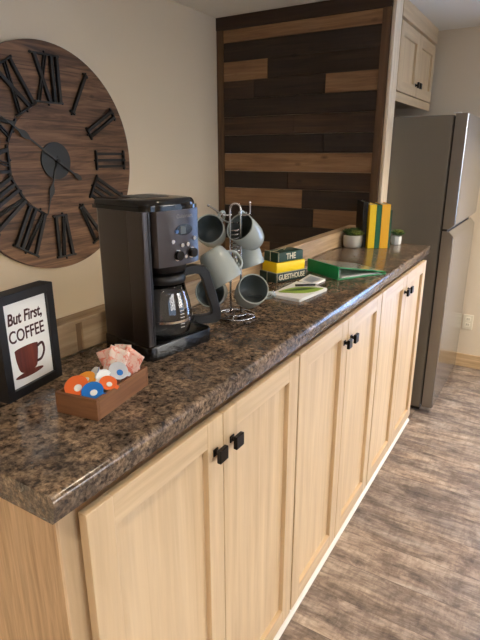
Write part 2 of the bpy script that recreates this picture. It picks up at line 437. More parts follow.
# ---------------------------------------------------------------- countertop
bm = bmesh.new()
zt, zb_ = CT, 1.046
prof = [(.352, zb_), (.352, zt)]
for k in range(9):
    a = PI / 2 - k * (PI / 2) / 8
    prof.append((.763 + .014 * math.cos(a), zt - .014 + .014 * math.sin(a)))
prof += [(.772, zb_ + .004), (.768, zb_)]
prism(bm, prof, 'y', 0.0, 2.618)
tag(obj('countertop', bm, M['lam'], smooth=30), 'long brown speckled laminate countertop over the pale base cabinets', 'countertop')

# ---------------------------------------------------------------- shaker doors and knobs
def shaker(parent, y0, y1, z0, z1, X, knob_y, knob_z, st=.062, th=.02, name='door', m1=None, m2=None):
    g = .0015; bm = bmesh.new()
    a, b, c, d2 = y0 + g, y1 - g, z0, z1
    box(bm, X - th, X, a, a + st, c, d2, bev=.0018); box(bm, X - th, X, b - st, b, c, d2, bev=.0018)
    box(bm, X - th, X - .0005, a + st - .001, b - st + .001, c, c + st, bev=.0014, mi=1); box(bm, X - th, X - .0005, a + st - .001, b - st + .001, d2 - st, d2, bev=.0014, mi=1)
    box(bm, X - th + .001, X - .0145, a + st - .004, b - st + .004, c + st - .004, d2 - st + .004)
    dr = obj(name, bm, [M['cab'], M['cab_h']], parent)
    bm = bmesh.new(); s = .0168
    tube(bm, [(X, knob_y, knob_z), (X + .018, knob_y, knob_z)], .0062, 10)
    box(bm, X - .0002, X + .003, knob_y - .009, knob_y + .009, knob_z - .009, knob_z + .009, bev=.001)
    box(bm, X + .015, X + .026, knob_y - s, knob_y + s, knob_z - s, knob_z + s, bev=.002)
    obj('knob', bm, M['knob'], dr)
    return dr
Y = [.060, .475, .894, 1.315, 1.735, 2.159, 2.583]
labels = ['pale maple two-door base cabinet nearest the camera, with the oak end panel',
          'pale maple two-door base cabinet in the middle of the counter run',
          'pale maple two-door base cabinet at the far end, next to the fridge']
cuts = [.024, .894, 1.735, 2.600]
for k in range(3):
    y0, y1 = cuts[k] + (.0005 if k else 0), cuts[k + 1] - .0005
    t = thing('base_cabinet', labels[k], 'cabinet', (0, 0, 0), 0, 'base cabinets under the countertop')
    bm = bmesh.new(); box(bm, .353, .735, y0, y1, .0, 1.0455); box(bm, .735, .7495, y0, y1, .0, .042)
    obj('body', bm, M['cab'], t)
    for j in (0, 1):
        ya, yb = Y[2 * k + j], Y[2 * k + j + 1]
        if k < 2 and j == 1: yb -= .004
        if k > 0 and j == 0: ya += .003
        ky = yb - .034 if j == 0 else ya + .036
        shaker(t, ya, yb, .046, 1.0206, .770, ky, .937)
    if k == 0:
        obj('side_panel', bx(.353, .748, .018, .0236, 0, 1.0455, bev=.001), M['oak_end'], t)

# ---------------------------------------------------------------- upper cabinet above the fridge
t = thing('wall_cabinet', 'pale wooden two-door wall cabinet above the fridge', 'cabinet', (0, 0, 0))
UX = .472; u0, u1 = 2.7445, 3.64
obj('body', bx(-.1, UX - .02, u0, u1, 1.905, 2.398), M['cab'], t)
ym = (u0 + u1) / 2
shaker(t, u0 + .01, ym, 1.935, 2.29, UX, ym - .03, 2.0, st=.065)
shaker(t, ym, u1 - .01, 1.935, 2.29, UX, ym + .03, 2.0, st=.065)
obj('top_rail', bx(UX - .02, UX + .004, u0, u1, 2.305, 2.398, bev=.002), M['cab_h'], t)
obj('bottom_rail', bx(UX - .0195, UX - .004, u0, u1, 1.88, 1.930, bev=.001), M['cab_h'], t)

# ---------------------------------------------------------------- fridge
t = thing('refrigerator', 'grey-sided stainless top-freezer fridge past the end of the counter', 'fridge', (.45, 3.15, 0))
FX, fa, fb = .873, 2.745, 3.569
ox, oy = .45, 3.15
obj('body', bx(.08 - ox, .796 - ox, fa - oy + .003, fb - oy - .003, .03, 1.793, bev=.006), M['fridge_side'], t)
obj('gasket', bx(.7965 - ox, .806 - ox, fa - oy + .012, fb - oy - .012, .05, 1.785), M['gasket'], t)
def fdoor(name, z0, z1, lo, hi):
    bm = bmesh.new(); x0, x1 = .8065 - ox, FX - ox
    pr = [(x0, z0), (x1 - (.03 if lo else .006), z0), (x1 - (.0 if lo else 0), z0 + (.03 if lo else .006)), (x1, z1 - (.035 if hi else .006)), (x1 - (.03 if hi else .006), z1), (x0, z1)]
    prism(bm, pr, 'y', fa - oy, fb - oy)
    bmesh.ops.recalc_face_normals(bm, faces=bm.faces[:])
    for f in bm.faces:
        if abs(f.normal.y) > .9: f.material_index = 1
    bmesh.ops.bevel(bm, geom=[e for e in bm.edges if abs((e.verts[0].co - e.verts[1].co).y) < .001 and abs(e.verts[0].co.x - (x1)) < .001 and abs(e.verts[1].co.x - x1) < .001], offset=.005, segments=3, affect='EDGES')
    return obj(name, bm, [M['fridge_steel'], M['fridge_edge']], t, smooth=30)
fdoor('freezer_door', 1.178, 1.80, True, False)
fd = fdoor('refrigerator_door', .045, 1.166, False, True)
obj('grip_recess', bx(.8066 - ox, .83 - ox, fa - oy + .01, fb - oy - .01, 1.1665, 1.1775), M['gasket'], t)
bm = bmesh.new(); box(bm, .79 - ox, .83 - ox, fa - oy + .012, fa - oy + .04, 1.8005, 1.807, bev=.002)
obj('hinge_cap', bm, M['white_trim'], t)
obj('kick_plate', bx(.10 - ox, .79 - ox, fa - oy + .02, fb - oy - .02, .008, .0295), M['gasket'], t)
for fx in (.12, .74):
    for fy in (fa + .05, fb - .05):
        bm = bmesh.new(); lathe(bm, [(0, 0), (.018, 0), (.018, .008), (0, .008)], 16, center=(fx - ox, fy - oy, 0)); obj('foot', bm, M['black'], t, True)

# outlet on the far wall
t = thing('wall_outlet', 'ivory wall outlet on the far wall beside the fridge', 'outlet', (.905, YF, .365))
obj('cover_plate', bx(-.036, .036, -.006, -.0003, -.058, .058, bev=.002), M['outlet'], t)
for dz in (.022, -.022):
    o = obj('socket', bx(-.017, .017, -.0085, -.006, dz - .015, dz + .015, bev=.003), M['outlet'], t)
    bm = bmesh.new()
    for dx in (-.006, .006): box(bm, dx - .0012, dx + .0012, -.0089, -.0084, dz - .002, dz + .007)
    obj('slots', bm, M['gasket'], o)

# ceiling lamps
for i, (x, y, e) in enumerate(LAMPS):
    q = ['over the near end of the aisle', 'over the middle of the aisle', 'over the aisle close to the fridge', 'near the right wall', 'by the near wall behind the camera'][i]
    t = thing('ceiling_lamp', 'round recessed ceiling lamp ' + q, 'ceiling light', (x, y, H), 0, 'recessed ceiling lamps')
    bm = bmesh.new(); lathe(bm, [(.082, -.001), (.105, -.001), (.103, -.008), (.085, -.010), (.082, -.001)], 40); obj('trim_ring', bm, M['white_trim'], t, True)
    bm = bmesh.new(); lathe(bm, [(0, -.002), (.0815, -.002), (.0815, -.005), (0, -.005)], 40); obj('diffuser', bm, M['lamp'], t)

for i, (x, y, z) in enumerate(STAIR_FILL):  # fixture bodies for the added fill lights, out of view in the stairwell
    t = thing('stair_fill_fixture', 'added square fill light low on the half wall, ' + ['below the clock', 'nearer the plank wall'][i], 'wall light', (.2995, y, z), 0, 'added stairwell fill lights')
    obj('housing', bx(-.034, 0, -.06, .06, -.09, .09, bev=.003), M['white_trim'], t)
    obj('diffuser', bx(-.0355, -.0342, -.05, .05, -.08, .08), M['lamp'], t)

# ---------------------------------------------------------------- wall clock (face normal +x)
CY, CZ, CX = 1.232, 1.562, XL
t = thing('wall_clock', 'large round wooden plank wall clock with black roman numerals, on the left wall', 'clock', (CX, CY, CZ))
R0 = .486; TH = .034
def ydisc(bm, r, x0, x1, n=96, mi=0, mj=None):
    pts = [(r * math.cos(2 * PI * i / n), r * math.sin(2 * PI * i / n)) for i in range(n)]
    k0 = len(bm.faces); prism(bm, pts, 'x', x0, x1, mi); bm.faces.ensure_lookup_table()
    if mj is not None:
        for f in bm.faces[k0 + 2:]: f.material_index = mj
bm = bmesh.new(); ydisc(bm, R0, .001, TH - .002, mi=0, mj=1); obj('clock_face', bm, [M['clock'], M['clock_edge']], t)
bm = bmesh.new(); ydisc(bm, .236, TH - .0018, TH + .002, mi=0, mj=0); obj('inner_face', bm, M['clock'], t)
def clk(u, v, ang, x):
    """u clockwise tangential, v radial; +y is right as seen from the room"""
    a = math.radians(ang); return Vector((x, v * math.sin(a) + u * math.cos(a), v * math.cos(a) - u * math.sin(a)))
NX = TH + .002
def bar(bm, p, q, wd, ang, x0, x1, mi=0):
    p = Vector(p); q = Vector(q); dr = (q - p).normalized(); n = Vector((-dr.y, dr.x)) * wd / 2
    c4 = [p + n, p - n, q - n, q + n]
    A = [bm.verts.new(clk(c.x, c.y, ang, x0)) for c in c4]; B = [bm.verts.new(clk(c.x, c.y, ang, x1)) for c in c4]
    bm.faces.new(A); bm.faces.new(B[::-1])
    for i in range(4): bm.faces.new((A[i], B[i], B[(i + 1) % 4], A[(i + 1) % 4]))
V0, V1 = .243, .432
def numeral(s, ang):
    wid = {'I': .030, 'V': .072, 'X': .082}
    tot = sum(wid[c] for c in s); u = -tot / 2; bm = bmesh.new()
    lo, hi = [], []
    for c in s:
        wc = wid[c]; m = u + wc / 2
        if c == 'I':
            bar(bm, (m, V0), (m, V1), .0135, ang, NX, NX + .014); lo.append(m); hi.append(m)
        elif c == 'V':
            bar(bm, (u + .010, V1), (m - .002, V0), .0145, ang, NX, NX + .014)
            for e in (-.0055, .0055): bar(bm, (u + wc - .010 + e, V1), (m + .006 + e * .7, V0), .0042, ang, NX, NX + .012)
            lo.append(m); hi += [u + .006, u + wc - .006]
        else:
            bar(bm, (u + .010, V1), (u + wc - .010, V0), .0145, ang, NX, NX + .014)
            for e in (-.0055, .0055): bar(bm, (u + wc - .012 + e, V1), (u + .012 + e, V0), .0042, ang, NX, NX + .0115)
            lo += [u + .006, u + wc - .006]; hi += [u + .006, u + wc - .006]
        u += wc
    for lst, vv in ((lo, V0), (hi, V1)):
        a, b = min(lst) - .012, max(lst) + .012
        bar(bm, (a, vv), (b, vv), .007, ang, NX, NX + .013)
        for e in (a, b): sphere(bm, clk(e, vv, ang, NX + .006), .0062, 8, 6)
    for vv in (V0 - .010, V1 + .010): sphere(bm, clk((min(hi) + max(hi)) / 2, vv, ang, NX + .005), .005, 8, 6)
    return bm
for i, s in enumerate(['XII', 'I', 'II', 'III', 'IIII', 'V', 'VI', 'VII', 'VIII', 'IX', 'X', 'XI']):
    obj('numeral', numeral(s, i * 30), M['iron'], t)
bm = bmesh.new(); ydisc(bm, .080, TH + .0022, TH + .010, 48); obj('hub_disc', bm, M['iron_hub'], t)
def hand(bm, ang, L, tail, x, w0, spade, tw):
    st = [(-tail, tw * .2), (-tail + .012, tw), (-tail + .035, tw), (-tail + .055, w0), (0, w0 * 1.3), (spade - .03, w0 * .8), (spade - .01, .013), (spade + .008, .015), (spade + .035, .004), (L, .0012)]
    pts = [(a_, b_) for a_, b_ in st] + [(a_, -b_) for a_, b_ in reversed(st)]
    A = [bm.verts.new(clk(p[1], p[0], ang, x)) for p in pts]; B = [bm.verts.new(clk(p[1], p[0], ang, x + .003)) for p in pts]
    n = len(st)
    for i in range(n - 1):
        j = 2 * n - 1 - i
        bm.faces.new((A[i], A[i + 1], A[j - 1], A[j])); bm.faces.new((B[i], B[j], B[j - 1], B[i + 1]))
    for i in range(2 * n): bm.faces.new((A[i], B[i], B[(i + 1) % (2 * n)], A[(i + 1) % (2 * n)]))
bm = bmesh.new(); hand(bm, -160.5, .245, .02, TH + .012, .004, .135, .004); obj('hour_hand', bm, M['iron_hand'], t)
bm = bmesh.new(); hand(bm, -56, .31, .155, TH + .018, .004, .19, .011); obj('minute_hand', bm, M['iron_hand'], t)
bm = bmesh.new(); ydisc(bm, .009, TH + .010, TH + .026, 20); obj('hand_pin', bm, M['iron'], t)

# ---------------------------------------------------------------- coffee maker
ew = Vector((.149, .989, 0)).normalized(); rzc = math.atan2(ew.y, ew.x)
# local frame: X = width (away from camera along the counter), Y = depth towards the wall, Z up
t = thing('coffee_maker', 'dark stainless drip coffee maker with glass carafe standing on the countertop', 'coffee maker', (.557, .482, CT), rzc)
def rrect(x0, x1, y0, y1, r, n=6, rr=None):
    rr = rr or (r, r, r, r); P = []
    for (cx, cy, a0), q in zip(((x1 - rr[0], y1 - rr[0], 0), (x0 + rr[1], y1 - rr[1], 90), (x0 + rr[2], y0 + rr[2], 180), (x1 - rr[3], y0 + rr[3], 270)), rr):
        for k in range(n + 1):
            a = math.radians(a0 + 90 * k / n); P.append((cx + q * math.cos(a), cy + q * math.sin(a)))
    return P
def slab(bm, P, z0, z1, bev=.0, mi=0):
    cx = sum(p[0] for p in P) / len(P); cy = sum(p[1] for p in P) / len(P)
    lay = [(z0, 0), (z1 - bev, 0)] + [(z1 - bev + bev * math.sin(a), bev * (1 - math.cos(a))) for a in (PI / 6, PI / 3, PI / 2)] if bev else [(z0, 0), (z1, 0)]
    rings = []
    for z, ins in lay:
        ring = []
        for x, y in P:
            d_ = Vector((cx - x, cy - y)); L = d_.length
            ring.append(bm.verts.new((x + d_.x / L * ins, y + d_.y / L * ins, z)))
        rings.append(ring)
    n = len(P)
    fs = [bm.faces.new(rings[0]), bm.faces.new(rings[-1][::-1])]
    for A, B in zip(rings, rings[1:]):
        for i in range(n): fs.append(bm.faces.new((A[i], A[(i + 1) % n], B[(i + 1) % n], B[i])))
    for f in fs: f.material_index = mi
WD, DP = .182, .190
bm = bmesh.new(); slab(bm, rrect(-.002, .224, 0, DP, .02, rr=(.015, .015, .022, .022)), .0, .038, .005)
obj('base_tray', bm, M['black_gloss'], t, smooth=40)
bm = bmesh.new(); lathe(bm, [(0, .038), (.064, .038), (.066, .041), (.060, .0425), (0, .0425)], 40, center=(.106, .066, .001)); obj('warming_plate', bm, M['black'], t, True)
bm = bmesh.new(); slab(bm, rrect(.0, WD - .002, .062, DP, .02, rr=(.02, .02, .004, .004)), .0385, .365)
# left steel cheek comes forward to the front edge
obj('water_tank', bm, M['dsteel'], t, smooth=40)
bm = bmesh.new(); slab(bm, rrect(-.0015, .016, .004, .062, .004, rr=(.001, .002, .006, .004)), .0385, .365); obj('side_cheek', bm, M['dsteel'], t, smooth=40)
bm = bmesh.new(); box(bm, .017, WD - .008, .058, .0615, .045, .23); obj('back_plate', bm, M['black'], t)
# brew head with bowed front
def head_outline(x0, x1, y0, y1, bow, r=.016, n=14):
    P = [(x1, y1), (x0, y1)]
    for k in range(n + 1):
        s = k / n; x = x0 + (x1 - x0) * s
        e = min(s, 1 - s) * (x1 - x0); rr = r - math.sqrt(max(0, r * r - (r - min(e, r)) ** 2))
        P.append((x, y0 - bow * math.sin(PI * s) + rr))
    return P
bm = bmesh.new(); slab(bm, head_outline(.024, WD - .002, -.002, .0575, .014), .232, .365); obj('brew_head', bm, M['dsteel'], t, smooth=40)
bm = bmesh.new(); slab(bm, rrect(.0165, .0235, .006, .057, .002), .0385, .365); obj('side_groove', bm, M['black'], t)
bm = bmesh.new(); slab(bm, head_outline(-.002, WD, -.004, DP + .001, .012, .03), .3655, .3745); slab(bm, head_outline(.002, WD - .004, .000, DP - .003, .012, .03), .3748, .391, .014); lid = obj('lid', bm, M['black_gloss'], t, smooth=45)
bm = bmesh.new(); box(bm, .050, .135, .06, .15, .3912, .3922, bev=.0004); obj('lid_panel', bm, M['black'], lid)
bm = bmesh.new(); lathe(bm, [(0, .212), (.054, .212), (.060, .2315), (0, .2315)], 36, center=(.100, .052, 0)); obj('filter_basket', bm, M['black'], t, smooth=40)
# controls on the head front
def hy(x, off=.0):
    s = (x - .024) / (WD - .026); return -.002 - .014 * math.sin(PI * s) - off
def ftext(s, size, x, z, m, par, sx=1.0):
    b = text_bm(s, size, .0003, sx); xform(b, basis((1, 0, 0), (0, 0, 1), (0, -1, 0), (x, hy(x, .0009), z))); return obj('lettering', b, m, par)
ftext('Cuisinart', .013, .112, .350, M['fridge_edge'], t, 1.15)
def fdisc(x, z, r, y0, y1, m, name, sq=1.0):
    b = bmesh.new(); n = 24
    P = [(x + r * math.cos(2 * PI * k / n) * sq, z + r * math.sin(2 * PI * k / n)) for k in range(n)]
    prism(b, P, 'y', hy(x, y0), hy(x, y1)); return obj(name, b, m, t, smooth=30)
fdisc(.109, .3175, .0135, -.004, .0015, M['black_gloss'], 'display_bezel', 2.0)
b = bmesh.new(); box(b, .096, .114, hy(.105, .0024), hy(.105, .0012), .308, .327, bev=.0004); obj('display', b, M['lcd'], t)
fdisc(.0845, .315, .0048, -.002, .0035, M['lcdblue'], 'button')
for x, z in ((.072, .292), (.100, .281), (.119, .281), (.147, .293)): fdisc(x, z, .0052, -.002, .0042, M['chrome'], 'button')
for x, z in ((.086, .2575), (.136, .2585)):
    o = fdisc(x, z, .0115, -.002, .011, M['black_gloss'], 'dial')
    b = bmesh.new(); P = [(x + .0135 * math.cos(2 * PI * k / 24), z + .0135 * math.sin(2 * PI * k / 24)) for k in range(24)]; prism(b, P, 'y', hy(x, -.003), hy(x, .002)); obj('dial_ring', b, M['chrome'], o, smooth=30)
fdisc(.111, .252, .0045, -.002, .004, M['chrome'], 'button')
# carafe (a thing of its own, on the warming plate)
CC = t.matrix_basis if False else Matrix.Translation((.557, .482, CT)) @ Matrix.Rotation(rzc, 4, 'Z')
cp = CC @ Vector((.100, .052, .0455))
k = thing('glass_carafe', 'round glass coffee carafe with black handle on the coffee maker warming plate', 'carafe', cp, rzc)
bm = bmesh.new()
out = [(0, 0), (.050, 0), (.060, .006), (.0675, .030), (.068, .055), (.063, .085), (.055, .112), (.050, .135)]
inn = [(.0475, .135), (.0525, .112), (.0605, .085), (.0655, .055), (.065, .031), (.0575, .009), (.048, .003), (0, .003)]
lathe(bm, out + inn, 56); obj('glass_bowl', bm, M['glass'], k, smooth='all')
bm = bmesh.new(); lathe(bm, [(.0, .1355), (.052, .1355), (.0545, .140), (.0545, .153), (.048, .160), (0, .162)], 44); obj('carafe_lid', bm, M['black'], k, smooth=45)
bm = bmesh.new(); lathe(bm, [(.0684, .040), (.0696, .040), (.0696, .046), (.0684, .046), (.0684, .040)], 48); obj('band', bm, M['chrome'], k, smooth=45)
# handle swings out to the right of the maker
ha = math.radians(-28); hd = Vector((math.cos(ha), math.sin(ha), 0))
def hp(rv, z): return hd * rv + Vector((0, 0, z))
out_ = [(.048, .148), (.052, .170), (.080, .173), (.108, .168), (.120, .150), (.136, .095), (.150, .040), (.149, .018), (.138, .010), (.105, .010), (.070, .014), (.0700, .024)]
in_ = [(.056, .146), (.062, .148), (.080, .150), (.092, .147), (.099, .136), (.112, .092), (.124, .050), (.124, .038), (.116, .034), (.100, .033), (.074, .035), (.0705, .030)]
bm = bmesh.new(); lay = []
for sgn in (-1, 1):
    side = Vector((-hd.y, hd.x, 0)) * (.0105 * sgn)
    lay.append(([bm.verts.new(hp(*q) + side) for q in out_], [bm.verts.new(hp(*q) + side) for q in in_]))
n_ = len(out_)
for i in range(n_ - 1):
    for o_, i_ in lay: bm.faces.new((o_[i], o_[i + 1], i_[i + 1], i_[i]))
    bm.faces.new((lay[0][0][i], lay[0][0][i + 1], lay[1][0][i + 1], lay[1][0][i])); bm.faces.new((lay[0][1][i], lay[0][1][i + 1], lay[1][1][i + 1], lay[1][1][i]))
for i in (0, n_ - 1): bm.faces.new((lay[0][0][i], lay[0][1][i], lay[1][1][i], lay[1][0][i]))
bmesh.ops.recalc_face_normals(bm, faces=bm.faces[:])
hob = obj('handle', bm, M['black'], k, smooth=50)
md = hob.modifiers.new('bevel', 'BEVEL'); md.width = .003; md.segments = 3; md.angle_limit = R_(40) if 'R_' in globals() else .7
# measuring marks
bm = bmesh.new()
for j in range(9):
    z = .028 + j * .0085; r_ = .0688 if z < .06 else .0688 - (z - .06) * .22
    a = math.radians(-95); c = Vector((math.cos(a), math.sin(a), 0)) * r_; tt = Vector((-math.sin(a), math.cos(a), 0))
    tube(bm, [c + tt * (-.006) + Vector((0, 0, z)), c + tt * .006 + Vector((0, 0, z))], .0009, 5)
obj('measuring_marks', bm, M['white'], k)

# ---------------------------------------------------------------- framed coffee print
A = Vector((.452, .160, 0)); B = Vector((.427, .318, 0)); fd_ = (B - A).normalized(); FW = .160; fz = .224
t = thing('picture_frame', 'black box picture frame with coffee cup print, standing at the left end of the countertop', 'picture frame', (A.x, A.y, CT))
nrm = Vector((fd_.y, -fd_.x, 0)); Mf = basis(fd_, (0, 0, 1), nrm, (0, 0, 0))    # x along width, y up, z out of the picture
def fobj(name, bm, m, par): xform(bm, Mf); return obj(name, bm, m, par)
bm = bmesh.new(); bw = .0195; D0 = -.036
box(bm, 0, bw, 0, fz, D0, 0, bev=.001); box(bm, FW - bw, FW, 0, fz, D0, 0, bev=.001)
box(bm, bw - .001, FW - bw + .001, 0, bw, D0, 0, bev=.001); box(bm, bw - .001, FW - bw + .001, fz - bw, fz, D0, 0, bev=.001)
box(bm, .004, FW - .004, .004, fz - .004, D0 + .0005, D0 + .006)
fobj('frame', bm, M['black_frame'], t)
pr = fobj('print', bx(bw - .0005, FW - bw + .0005, bw - .0005, fz - bw + .0005, -.012, -.008), M['white'], t)
def ftx(s, size, x, y, m, sx, off=0.0, shear=0, sp=1.0):
    b = text_bm(s, size, .0004, sx, off, shear, sp); bmesh.ops.translate(b, vec=(x, y, -.0075), verts=b.verts[:]); return fobj('lettering', b, m, pr)
IW = FW / 2
ftx('But First,', .035, IW - .002, fz - .056, M['inkdark'], .75, .0007, .15)
ftx('COFFEE', .038, IW - .002, fz - .094, M['inkdark'], .76, .0004)
bm = bmesh.new(); cx, cyy = IW - .008, .072
L_ = [(-.034, .028), (-.031, .0), (-.020, -.024), (.018, -.024), (.028, .0), (.032, .028)]
cupo = [(cx + x, cyy + y) for x, y in smoothpts([Vector((a[0], a[1], 0)) for a in L_], 5) for a in [0]] if False else [(cx + p.x, cyy + p.y) for p in smoothpts([(a[0], a[1], 0) for a in L_], 5)]
for j in range(10): a = PI * j / 9; cupo.append((cx - .001 + .033 * math.cos(a), cyy + .028 + .004 * math.sin(a)))
prism(bm, cupo, 'z', -.008, -.0074)
fobj('cup_drawing', bm, M['ink'], pr)
bm = bmesh.new(); hb = [(cx + .028, cyy + .020, -.0076), (cx + .044, cyy + .024, -.0076), (cx + .048, cyy + .006, -.0076), (cx + .038, cyy - .010, -.0076), (cx + .024, cyy - .012, -.0076)]
tube(bm, smoothpts(hb, 5), .0032, 8, rz=.12)
fobj('cup_handle_drawing', bm, M['inkdark'], pr)
bm = bmesh.new(); P = [(cx + .040 * math.cos(2 * PI * j / 28), cyy - .031 + .006 * math.sin(2 * PI * j / 28)) for j in range(28)]; prism(bm, P, 'z', -.008, -.0073)
fobj('saucer_drawing', bm, M['ink'], pr)

# ---------------------------------------------------------------- wooden box with creamers
ba = Vector((.562, .188, 0)); bb = Vector((.658, .203, 0)); bc = Vector((.635, .380, 0))
bxv = (bb - ba).normalized(); rzb = math.atan2(bxv.y, bxv.x)
BWd, BL, BH = .100, .180, .044
t = thing('wooden_box', 'small dark brown wooden box holding creamers and sugar packets, in front of the coffee maker', 'box', (ba.x, ba.y, CT), rzb)
bm = bmesh.new(); th = .007
obj('side_board', bx(0, BWd, 0, th, .0, BH, bev=.0008), M['box_x'], t); obj('side_board', bx(0, BWd, BL - th, BL, 0, BH, bev=.0008), M['box_x'], t)
obj('side_board', bx(0, th, th, BL - th, 0, BH, bev=.0008), M['box'], t); obj('side_board', bx(BWd - th, BWd, th, BL - th, 0, BH, bev=.0008), M['box'], t)
obj('bottom_board', bx(th, BWd - th, th, BL - th, 0.0, .006), M['box'], t)
MB = Matrix.Translation((ba.x, ba.y, CT)) @ Matrix.Rotation(rzb, 4, 'Z')
def creamer(loc, tilt, lidm, label, r=.0165, group='creamer cups in the wooden box', cupm=None):
    k = thing('creamer_cup', label, 'creamer', (0, 0, 0), 0, group)
    k.matrix_world = MB @ Matrix.Translation(loc) @ Matrix.Rotation(tilt[2], 4, 'Z') @ Matrix.Rotation(tilt[0], 4, 'X') @ Matrix.Rotation(tilt[1], 4, 'Y')
    bm = bmesh.new(); lathe(bm, [(0, 0), (r * .66, 0), (r * .72, .002), (r * .86, .018), (r * .9, .0195), (r * 1.08, .020), (r * 1.08, .0208), (0, .0208)], 28)
    obj('cup', bm, cupm or M['cup'], k, smooth=40)
    bm = bmesh.new(); lathe(bm, [(0, .0215), (r * .5, .0218), (r * 1.1, .0222), (r * 1.14, .0214), (r * 1.12, .0209), (0, .0209)], 28)
    prism(bm, [(r * .9, -.006), (r * 1.5, -.004), (r * 1.5, .004), (r * .9, .006)], 'z', .0209, .0216)
    l = obj('foil_lid', bm, lidm, k, smooth=40)
    bm = bmesh.new(); lathe(bm, [(0, .0229), (r * .34, .0227), (r * .38, .0220)], 20, center=(r * .25, -r * .15, 0)); obj('lid_print', bm, M['cup'] if lidm is not M['greyfoil'] else M['blue'], l)
    return k
R_ = math.radians
creamer((.030, .036, .036), (R_(36), R_(12), 0), M['orange'], 'orange-lidded creamer cup leaning at the near left corner of the box', .021)
creamer((.034, .062, .036), (R_(24), R_(-5), 0), M['orange2'], 'amber-lidded creamer cup behind the nearest orange one', .019)
creamer((.066, .036, .030), (R_(30), R_(14), 0), M['blue'], 'blue-lidded creamer cup at the near right corner of the box', .019)
creamer((.046, .078, .048), (R_(70), R_(40), R_(30)), M['cup'], 'upright white creamer cup in the middle of the box', .0175)
creamer((.058, .090, .046), (R_(64), R_(-34), R_(-20)), M['blue'], 'white creamer cup with blue lid lying on its side in the middle of the box', .0165)
creamer((.066, .112, .046), (R_(36), R_(30), R_(10)), M['greyfoil'], 'silver-lidded creamer cup in front of the pink packets', .018)
creamer((.040, .102, .040), (R_(58), R_(-30), R_(10)), M['cup'], 'white creamer cup tipped over against the leftmost pink packet', .0165)
creamer((.074, .068, .034), (R_(20), R_(25), R_(0)), M['orange'], 'orange-lidded creamer cup against the right side of the box', .0155)
creamer((.026, .084, .028), (R_(15), R_(-20), R_(0)), M['cup'], 'white creamer cup against the left side of the box', .017)
creamer((.048, .054, .008), (R_(10), 0, 0), M['blue'], 'blue-lidded creamer cup low between the orange and white ones', .016)
def packet(loc, rz, tx, ty, label, m, md, wv=.043, hv=.060):
    k = thing('sugar_packet', label, 'sugar packet', (0, 0, 0), 0, 'sugar packets in the wooden box')
    k.matrix_world = MB @ Matrix.Translation(loc) @ Matrix.Rotation(rz, 4, 'Z') @ Matrix.Rotation(tx, 4, 'X') @ Matrix.Rotation(ty, 4, 'Y')
    bm = bmesh.new(); nx, nz = 8, 10; F_, Bk = {}, {}
    for i in range(nx + 1):
        for j in range(nz + 1):
            s_, q = i / nx, j / nz; th_ = .0028 * (math.sin(PI * s_) * math.sin(PI * min(1, max(0, (q - .08) / .84)))) ** .6 + .0003
            wob = .0012 * math.sin(7 * s_ + 5 * q)
            F_[i, j] = bm.verts.new((wv * (s_ - .5), -th_ + wob, hv * q)); Bk[i, j] = bm.verts.new((wv * (s_ - .5), th_ + wob, hv * q))
    for i in range(nx):
        for j in range(nz):
            bm.faces.new((F_[i, j], F_[i + 1, j], F_[i + 1, j + 1], F_[i, j + 1])); bm.faces.new((Bk[i, j], Bk[i, j + 1], Bk[i + 1, j + 1], Bk[i + 1, j]))
    for i in range(nx):
        for j in (0, nz): bm.faces.new((F_[i, j], Bk[i, j], Bk[i + 1, j], F_[i + 1, j]))
    for j in range(nz):
        for i in (0, nx): bm.faces.new((F_[i, j], F_[i, j + 1], Bk[i, j + 1], Bk[i, j]))
    for f in bm.faces:
        c = f.calc_center_median(); q = c.z / hv; s_ = c.x / wv
        if .42 < q < .5 and abs(s_) < .3: f.material_index = 1
    obj('paper', bm, [m, md], k, smooth='all'); return k
def packet_mat(name, a, b_):
    m = mat(name, a, .6); n1 = noise(m, coords(m, (1, 1, 1)), 85, 3, .6, 1.0); base(m, ramp(m, n1, [(.50, a), (.60, b_)])); return m
PW = packet_mat('pale_pink_packet', (255, 236, 226), (246, 166, 146)); M['pink'] = packet_mat('pink_packet', (254, 214, 200), (242, 142, 122))
packet((.038, .122, .020), R_(8), R_(-18), R_(16), 'pink sugar packet, leftmost of the packets standing in the box', PW, M['pinkd'], .048, .078)
packet((.058, .138, .020), R_(4), R_(-10), R_(26), 'pink sugar packet, second from the left in the box', M['pink'], M['pinkd'], .048, .078)
packet((.066, .152, .018), R_(-6), R_(-4), R_(-8), 'pink sugar packet behind the others, middle of the fan', PW, M['pinkd'], .046, .080)
packet((.076, .154, .014), R_(0), R_(-6), R_(2), 'pink sugar packet at the far right corner of the box', M['pink'], M['pinkd'], .036, .068)
packet((.040, .148, .018), R_(6), R_(-4), R_(-24), 'pink sugar packet hidden partly behind the leftmost one', M['pink'], M['pinkd'], .044, .070)

